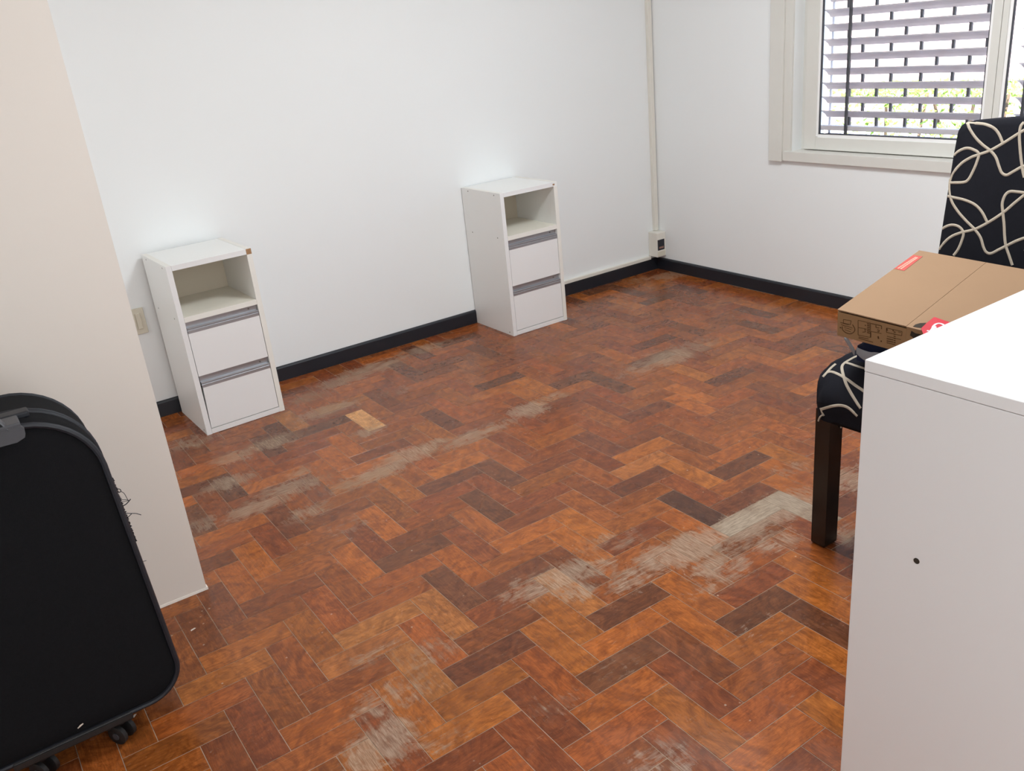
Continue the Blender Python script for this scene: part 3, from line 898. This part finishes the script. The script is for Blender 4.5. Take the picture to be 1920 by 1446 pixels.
cords(back_bvh, BC, 1730, 200, 4.521, back, copies=((-.245, .03),))
SC = [[(1075,250),(980,285),(880,340),(800,390),(760,440),(755,500),(775,590),(800,680),(840,790),(910,920),(1000,1070),(1090,1210)],
      [(830,385),(920,410),(1020,445),(1150,485),(1300,530)],
      [(640,408),(560,475),(488,555),(412,640)],
      [(480,560),(560,547),(650,575),(760,630),(870,700),(990,790),(1110,870),(1220,950)],
      [(385,1225),(480,1195),(600,1165),(710,1155),(820,1175),(910,1230),(980,1300),(1030,1350)],
      [(365,1200),(395,1280),(430,1345)]]
cords(seat_bvh, SC, 1500, 640, 9.6, seat)
def tie(pts, pl, nn):
    p3 = [on_plane(1520 + a / 14.46, 740 + b / 14.46, pl, nn) - ch.location for a, b in pts]
    MB().tube(spline(p3, 5), .0022, 6).build('tie_cord', M['cord'], ch, smooth=True)
tie([(330, 560), (290, 572), (240, 630), (205, 720)], (-1.874, 0, 0), (1, 0, 0))
tie([(880, 545), (800, 610), (800, 700), (825, 820), (820, 905)], (0, -2.671, 0), (0, 1, 0))

# ------------------------------------------------------------------ cardboard box lying on the folded bag on the seat
BA = Vector((0.985, 0.096, 0.145)).normalized()
BB = Vector((-0.106, 0.993, 0.061)); BB = (BB - BA * BB.dot(BA)).normalized()
BN = BA.cross(BB)
FL = Vector((-1.850, -2.672, 0.740))
LEN, WID, HGT = .425, .375, .078
bxo = thing('cardboard_box', 'flat brown cardboard box with red label lying on the chair', 'box', FL)
def L3(a, b, c): return BA * a - BB * b + BN * c      # a along, b to the right, c up (from the front-left lid corner)
def lbox(a0, a1, b0, b1, c0, c1):
    return MB().add([L3(a, b, c) for c in (c0, c1) for b in (b0, b1) for a in (a0, a1)],
                    [(0, 2, 3, 1), (4, 5, 7, 6), (0, 1, 5, 4), (2, 6, 7, 3), (0, 4, 6, 2), (1, 3, 7, 5)])
T = .003
lbox(0, T, 0, .186, -HGT, -.0075).build('front_panel', M['cardside'], bxo)
lbox(0, T, .1862, WID, -HGT, -.004).build('front_flap', M['cardside'], bxo)
lbox(LEN - T, LEN, 0, WID, -HGT, -T).build('rear_panel', M['cardside'], bxo)
lbox(T, LEN - T, 0, T, -HGT, -T).build('side_panel', M['cardside'], bxo)
lbox(T, LEN - T, WID - T, WID, -HGT, -T).build('side_panel', M['cardside'], bxo)
lbox(T, LEN - T, T, WID - T, -HGT, -HGT + T).build('bottom_panel', M['cardside'], bxo)
lbox(.012, LEN - T, T, WID - T, -.030, -.028).build('box_shade_sheet', M['hole'], bxo)  # added dark sheet inside the box, shade for the lid gap
lbox(-.0015, LEN, 0, .1855, -T, 0).build('lid', M['card'], bxo)
lbox(-.0035, LEN, .1865, WID, -T, 0).build('lid_flap', M['card'], bxo)
def lid_pt(u, v, up=.0005):
    return on_plane(u, v, FL + BN * up, BN) - FL
def front_pt(u, v, out=.0004):
    return on_plane(u, v, FL - BA * out, BA) - FL
def plate(pts, nn, th=.0004):
    pts = [Vector(p) for p in pts]; n = len(pts)
    return MB().add(pts + [p + nn * th for p in pts], [tuple(range(n)), tuple(range(n, 2 * n))] + [(i, (i + 1) % n, n + (i + 1) % n, n + i) for i in range(n)])
def strip(mb, pts, nn, w, th=.0003):
    for a, b in zip(pts, pts[1:]):
        t = (b - a)
        if t.length < 1e-6: continue
        s = nn.cross(t.normalized()) * w / 2
        q = [a - s, b - s, b + s, a + s]
        mb.add(q + [p + nn * th for p in q], [(0, 1, 2, 3), (4, 5, 6, 7), (0, 1, 5, 4), (1, 2, 6, 5), (2, 3, 7, 6), (3, 0, 4, 7)])
c3 = lambda a, b: (1660 + a / 13.714, 460 + b / 13.714)
lab = plate([lid_pt(*c3(a, b)) for a, b in ((225, 603), (715, 250), (960, 290), (485, 658))], BN).build('red_label', M['redink'], bxo, label='red printed label with two pale lines')
for (a, b, w_) in (((320, 598), (790, 300), .0040), ((390, 612), (830, 312), .0045)):
    mb = MB(); p, q = lid_pt(*c3(*a), .0010), lid_pt(*c3(*b), .0010)
    N_ = 9                                              # a line of small print, too small to read
    for i in range(N_):
        strip(mb, [p.lerp(q, (i + .06) / N_), p.lerp(q, (i + .94) / N_)], BN, w_)
    mb.build('print_line', M['palered'], lab, kind='stuff')
c6 = lambda a, b: (1690 + a / 16, 560 + b / 16)
plate([lid_pt(*c6(a, b)) for a, b in ((350, 838), (420, 780), (560, 738), (745, 728), (640, 880), (480, 868))], BN).build('finger_hole_shade', M['hole'], bxo)  # dark plate on the lid, shade of the hole as colour
plate([front_pt(*c6(a, b)) for a, b in ((262, 1100), (305, 968), (420, 1040), (620, 1080), (700, 1180), (480, 1290), (370, 1190))], -BA).build('finger_slot_shade', M['hole'], bxo)  # dark plate on the front, shade of the slot as colour
st = plate([lid_pt(*c6(a, b), .0020) for a, b in ((590, 905), (740, 760), (985, 562), (1260, 655), (1500, 735), (1600, 1000), (1100, 1300), (660, 1075))], BN, .0012).build('seal_sticker', M['redgloss'], bxo, label='glossy red sticker with a white curl')
mb = MB()
strip(mb, spline([lid_pt(*c6(a, b), .0036) for a, b in ((770, 960), (860, 975), (930, 900), (960, 830), (1040, 765), (1150, 745), (1260, 785), (1330, 850))], 5), BN, .0052)
strip(mb, spline([lid_pt(*c6(a, b), .0036) for a, b in ((880, 965), (980, 900), (1010, 830), (1040, 900), (1130, 900), (1250, 850))], 5), BN, .0045)
mb.build('curl_mark', M['whiteink'], st)
c2 = lambda a, b: (1560 + a / 9.6, 560 + b / 9.6)
mb = MB()
def pr(pts, w_=.0011, sm=False):
    q = [front_pt(*c2(a, b), .0006) for a, b in pts]
    strip(mb, spline(q, 4) if sm else q, -BA, w_)
# hand-and-box sign
pr([(205, 375), (205, 440), (330, 470), (345, 400), (205, 375)]); pr([(150, 430), (300, 470)], .0016); pr([(165, 470), (250, 500)], .0014)
pr([(185, 500), (190, 560), (250, 615), (330, 635), (395, 600), (410, 545), (370, 470)], .0018, True); pr([(220, 520), (350, 560)]); pr([(230, 560), (340, 600)]); pr([(250, 490), (370, 530)])
pr([(140, 520), (165, 525)], .003)
pr([(470, 390), (690, 440), (690, 700), (470, 655), (470, 390)]); pr([(470, 520), (620, 550)]); pr([(550, 605), (600, 600), (590, 545)], .0014); pr([(590, 475), (612, 490)], .002)
for k in range(6): pr([(632, 450 + k * 32), (680, 462 + k * 32)], .0024)
pr([(700, 448), (890, 490), (890, 550)], .0016); pr([(790, 480), (790, 520), (850, 530)], .0016); pr([(815, 560), (850, 570), (845, 600), (815, 590)], .0016); pr([(700, 590), (890, 630)])
pr([(830, 680), (838, 725)], .0035); pr([(875, 765), (895, 770)], .0035); pr([(700, 600), (700, 700)])
pr([(980, 530), (1260, 592), (1255, 668), (980, 608), (980, 530)]); pr([(990, 540), (995, 580)], .002); pr([(1090, 570), (1110, 578)], .003); pr([(1190, 600), (1240, 612)])
for k in range(6): pr([(1110, 600 + k * 38), (1145, 608 + k * 38)], .0022)
pr([(990, 680), (1240, 738)]); pr([(985, 720), (1100, 745)], .0022); pr([(985, 760), (1100, 785)], .0022); pr([(985, 795), (1140, 830)], .0016)
pr([(480, 690), (660, 728)], .0014); pr([(480, 712), (740, 788)], .0016)
mb.build('printed_marks', M['ink'], bxo, kind='stuff')

# ------------------------------------------------------------------ folded navy bag under the box
bag = thing('folded_bag', 'folded navy bag with grey straps pressed under the cardboard box', 'bag', (-1.6, -2.86, .55))
bm = bmesh.new()
x0, x1, y0, y1 = -1.79, -1.40, -3.03, -2.695
nx, ny = 20, 20
pln = FL + BN * (-HGT - .002)
def bag_top(x, y):
    return pln.z - ((x - pln.x) * BN.x + (y - pln.y) * BN.y) / BN.z
top, bot = {}, {}
for i in range(nx + 1):
    for j in range(ny + 1):
        u, v = i / nx * 2 - 1, j / ny * 2 - 1
        rd = max(abs(u), abs(v))
        k = 1 - max(0, (rd - .8) / .2) ** 2 * .45
        X, Y = (x0 + x1) / 2 + u * (x1 - x0) / 2, (y0 + y1) / 2 + v * (y1 - y0) / 2
        zt_ = bag_top(X, Y); zm = .5825
        top[i, j] = bm.verts.new((X, Y, zm + (zt_ - zm) * k - .001))
        bot[i, j] = bm.verts.new((X, Y, zm + .004 * (1 - k)))
for i in range(nx):
    for j in range(ny):
        bm.faces.new((top[i, j], top[i + 1, j], top[i + 1, j + 1], top[i, j + 1]))
        bm.faces.new((bot[i, j], bot[i, j + 1], bot[i + 1, j + 1], bot[i + 1, j]))
for i in range(nx):
    bm.faces.new((top[i, 0], bot[i, 0], bot[i + 1, 0], top[i + 1, 0])); bm.faces.new((top[i, ny], top[i + 1, ny], bot[i + 1, ny], bot[i, ny]))
for j in range(ny):
    bm.faces.new((top[0, j], top[0, j + 1], bot[0, j + 1], bot[0, j])); bm.faces.new((top[nx, j], bot[nx, j], bot[nx, j + 1], top[nx, j + 1]))
bm_obj(bm, 'bag_body', M['navy'], bag, bag.location)
def strap(pts, w_, name, th=.003):
    mb = MB(); P = [Vector(p) - bag.location for p in pts]; P = spline(P, 6); n = len(P); V = []
    for i, p in enumerate(P):
        ww = w_ * (.55 + .45 * math.sin(PI * min(1, (i + 1) / n * 1.6) / 2))
        V += [p + Vector((0, 0, -ww / 2)), p + Vector((-th, -th, 0)), p + Vector((0, 0, ww / 2)), p + Vector((th, th, 0))]
    F = [(a * 4 + k, a * 4 + (k + 1) % 4, a * 4 + 4 + (k + 1) % 4, a * 4 + 4 + k) for a in range(n - 1) for k in range(4)]
    F += [(0, 1, 2, 3), tuple((n - 1) * 4 + k for k in (3, 2, 1, 0))]
    mb.add(V, F).build(name, M['greytrim'], bag, smooth=True)
def bagpt(u, v, x): return on_plane(u, v, (x, 0, 0), (1, 0, 0))
strap([bagpt(1583, 633, -1.800), bagpt(1591, 643, -1.803), bagpt(1598, 654, -1.806), bagpt(1602, 661, -1.806)], .020, 'strap_end', .004)
strap([bagpt(1606, 657, -1.812), bagpt(1616, 664, -1.814), bagpt(1630, 670, -1.814), bagpt(1660, 676, -1.812), (-1.812, -2.95, .588)], .030, 'grey_band', .004)

# ------------------------------------------------------------------ suitcase
su = thing('suitcase', 'upright black fabric suitcase with frayed edge in the left foreground', 'suitcase', (-3.806, -1.98, 0))
def outline(x0, x1, xt0, xt1, z0, z1, rb, rt, n=10):
    P = []
    def arc(cx, cz, r_, a0, a1):
        for i in range(n + 1):
            a = math.radians(a0 + (a1 - a0) * i / n); P.append((cx + r_ * math.cos(a), cz + r_ * math.sin(a)))
    arc(x1 - rb, z0 + rb, rb, -90, 0)
    arc(xt1 - rt, z1 - rt, rt, 4, 90)
    arc(xt0 + rt, z1 - rt, rt, 90, 176)
    arc(x0 + rb, z0 + rb, rb, 180, 270)
    return P
OX, OY = su.location.x, su.location.y
out = outline(-4.063 - OX, -3.549 - OX, -4.037 - OX, -3.575 - OX, .080, .850, .085, .15)
YF_, YB_ = -2.090 - OY, -1.865 - OY
def ring(bm, y, off):
    n = len(out); vs_ = []
    for i in range(n):
        a, b = Vector(out[i - 1]), Vector(out[(i + 1) % n])
        t = (b - a).normalized(); nn = Vector((t.y, -t.x))
        p = Vector(out[i]) + nn * off
        vs_.append(bm.verts.new((p.x, y, p.y)))
    return vs_
bm = bmesh.new()
rg = [ring(bm, YF_ + .004, -.030), ring(bm, YF_, -.007), ring(bm, YF_ + .004, -.001), ring(bm, YF_ + .03, .003), ring(bm, YB_ - .03, .003), ring(bm, YB_ - .004, -.001), ring(bm, YB_, -.03)]
n = len(out)
for a, b in zip(rg, rg[1:]):
    for i in range(n): bm.faces.new((a[i], a[(i + 1) % n], b[(i + 1) % n], b[i]))
bm.faces.new(rg[0][::-1]); bm.faces.new(rg[-1])
bm_obj(bm, 'shell', M['casefab'], su, Vector((0, 0, 0)))
bm = bmesh.new()   # padded front panel
rg = [ring(bm, YF_ - .0005, -.011), ring(bm, YF_ - .005, -.019), ring(bm, YF_ - .007, -.05)]
for a, b in zip(rg, rg[1:]):
    for i in range(n): bm.faces.new((a[i], a[(i + 1) % n], b[(i + 1) % n], b[i]))
bm.faces.new(rg[-1][::-1]); bm.faces.new(rg[0])
bm_obj(bm, 'front_panel', M['casefab'], su, Vector((0, 0, 0)))
def loop(y, off, rad, name, m):
    n_ = len(out); P = []
    for i in range(n_):
        a, b = Vector(out[i - 1]), Vector(out[(i + 1) % n_]); t = (b - a).normalized()
        p = Vector(out[i]) + Vector((t.y, -t.x)) * off
        P.append((p.x, y, p.y))
    MB().tube(P, rad, 8, closed=True).build(name, m, su, smooth=True)
loop(YF_ - .001, -.003, .0065, 'piping', M['casetrim'])
loop(YB_ + .001, -.003, .0065, 'piping', M['casetrim'])
loop(YF_ + .075, .0025, .0045, 'zipper', M['casetrim'])
loop(YF_ + .092, .0025, .0045, 'zipper', M['casetrim'])
# carry handle on top
hx0, hx1, hz = -3.905 - OX, -3.707 - OX, .852
hg = MB()
path = spline([(hx0, -2.075 - OY, hz), (hx0 + .03, -2.072 - OY, hz + .026), ((hx0 + hx1) / 2, -2.070 - OY, hz + .034), (hx1 - .045, -2.078 - OY, hz + .026), (hx1 - .022, -2.090 - OY, hz - .002)], 6)
hd_ = bmesh.new(); P = []
for i, p in enumerate(path):
    for k in range(10):
        a = 2 * PI * k / 10
        P.append((p.x, p.y + .020 * math.cos(a), p.z + .009 * math.sin(a)))
hd_.free()
N_ = len(path)
hg.add(P, [(i * 10 + k, i * 10 + (k + 1) % 10, i * 10 + 10 + (k + 1) % 10, i * 10 + 10 + k) for i in range(N_ - 1) for k in range(10)] + [tuple(range(10)), tuple((N_ - 1) * 10 + k for k in range(10))])
ho = hg.build('carry_handle', M['casegrey'], su, smooth=True)
prof = [(hx0 - .008, .834), (hx0 + .004, .824), (hx1 - .014, .820), (hx1 + .002, .826), (hx1 + .005, .834), (hx1 + .006, .846), (hx1, .852), (hx0, .852), (hx0 - .008, .846)]
MB().prism(prof, 1, -2.108 - OY, -2.093 - OY).box(hx0 - .004, hx1 + .002, -2.1075 - OY, -2.030 - OY, .849, .860, .003).build('handle_base', M['casegrey'], ho)
MB().box(hx0 - .03, hx1 + .025, -2.055 - OY, -2.020 - OY, .848, .862, .004).build('handle_strap', M['casetrim'], su)
# bottom rail, castors, rear feet
MB().box(-3.935 - OX, -3.677 - OX, -2.099 - OY, -2.02 - OY, .066, .088, .004).build('bottom_rail', M['caseplastic'], su)
MB().box(-3.935 - OX, -3.677 - OX, -2.1015 - OY, -2.097 - OY, .080, .085).build('rail_rib', M['caseplastic'], su)
for cx in (-3.722, -3.895):
    co = MB().box(cx - .022 - OX, cx + .026 - OX, -2.074 - OY, -2.030 - OY, .044, .0675, .006).build('castor', M['caseplastic'], su)
    ax = Vector((.80, .60, 0)); c0 = Vector((cx + .012 - OX, -2.068 - OY, .0255))
    for s in (-.019, .010):
        a = c0 + ax * s
        MB().tube([a, a + ax * .002, a + ax * .012, a + ax * .014], [.020, .0255, .0255, .020], 20).build('wheel', M['caseplastic'], co, smooth=True)
    a = c0 - ax * .0205
    MB().tube([a, a + ax * .003], .009, 14).build('hub', M['casegrey'], co)
for cx in (-3.69, -3.92):
    MB().box(cx - .02 - OX, cx + .02 - OX, -1.91 - OY, -1.875 - OY, 0.0, .082, .005).build('rear_foot', M['caseplastic'], su)
MB().tube([on_plane(146, 1366, (0, -2.1045, 0), (0, 1, 0)) - su.location, on_plane(151, 1361, (0, -2.1045, 0), (0, 1, 0)) - su.location, on_plane(156, 1357, (0, -2.1045, 0), (0, 1, 0)) - su.location], [.0012, .002, .0014], 6).build('torn_tag', M['scrap'], su, label='pale scrap stuck on the bottom rail')
# torn threads on the right edge
c5 = lambda a, b: on_plane(190 + a / 7.23, 880 + b / 7.23, (0, -2.06, 0), (0, 1, 0)) - su.location
TH_ = [([(205, 330), (215, 275), (250, 270), (265, 300), (230, 320)], .0010), ([(265, 300), (310, 330), (350, 400), (365, 420)], .0007), ([(270, 415), (330, 415), (380, 425)], .0007),
       ([(275, 440), (330, 435), (370, 425)], .0006), ([(290, 500), (340, 470), (398, 405)], .0012), ([(330, 595), (400, 600), (470, 600), (540, 620)], .0009), ([(350, 665), (380, 635), (410, 605)], .0009), ([(560, 1250), (610, 1240)], .0007)]
for pts, rad in TH_:
    MB().tube(spline([c5(*p) for p in pts], 4), rad, 5).build('frayed_thread', M['casetrim'], su)
mb = MB()
rf = random.Random(5)
for i in range(60):
    t_ = i / 59; a = 150 + 320 * t_ + rf.uniform(-6, 6); b = 120 + 850 * t_
    p = c5(a - 12, b); q = c5(a + rf.uniform(2, 16), b + rf.uniform(-14, 14))
    mb.tube([p, (p + q) / 2 + Vector((0, -.002, .001)), q], [.0022, .0016, .0006], 5)
mb.build('frayed_edge', M['casetrim'], su, kind='stuff')

# ------------------------------------------------------------------ small bits on the floor
def chip(u, v, ln, ang, label):
    p = floor_at(u, v)
    o = MB().add([(-ln, -.002, 0), (ln, -.0025, 0), (ln * .8, .002, 0), (-ln * .7, .0025, 0), (-ln, -.002, .0012), (ln, -.0025, .0010), (ln * .8, .002, .0012), (-ln * .7, .0025, .0016)],
                 [(3, 2, 1, 0), (4, 5, 6, 7), (0, 1, 5, 4), (1, 2, 6, 5), (2, 3, 7, 6), (3, 0, 4, 7)]).build('paint_chip', M['scrap'])
    o.location = (p.x, p.y, .0005); o.rotation_euler = (0, 0, ang)
    tag(o, label, 'debris', 'pale chips on the floor')
chip(362, 1181, .008, .35, 'pale paint chip on the floor near the bottom corner of the cream cupboard')
chip(252, 1343, .006, .9, 'pale crumb on the floor beside the suitcase castor')

# ------------------------------------------------------------------ ceiling lamp fitting (above the frame)
cl = thing('ceiling_lamp', 'round white ceiling lamp above the middle of the room', 'lamp', (-1.70, -2.25, ZC))
MB().cyl((0, 0, -.10), (0, 0, 0), .40, 32).build('lamp_housing', M['lampshade'], cl, smooth=True)
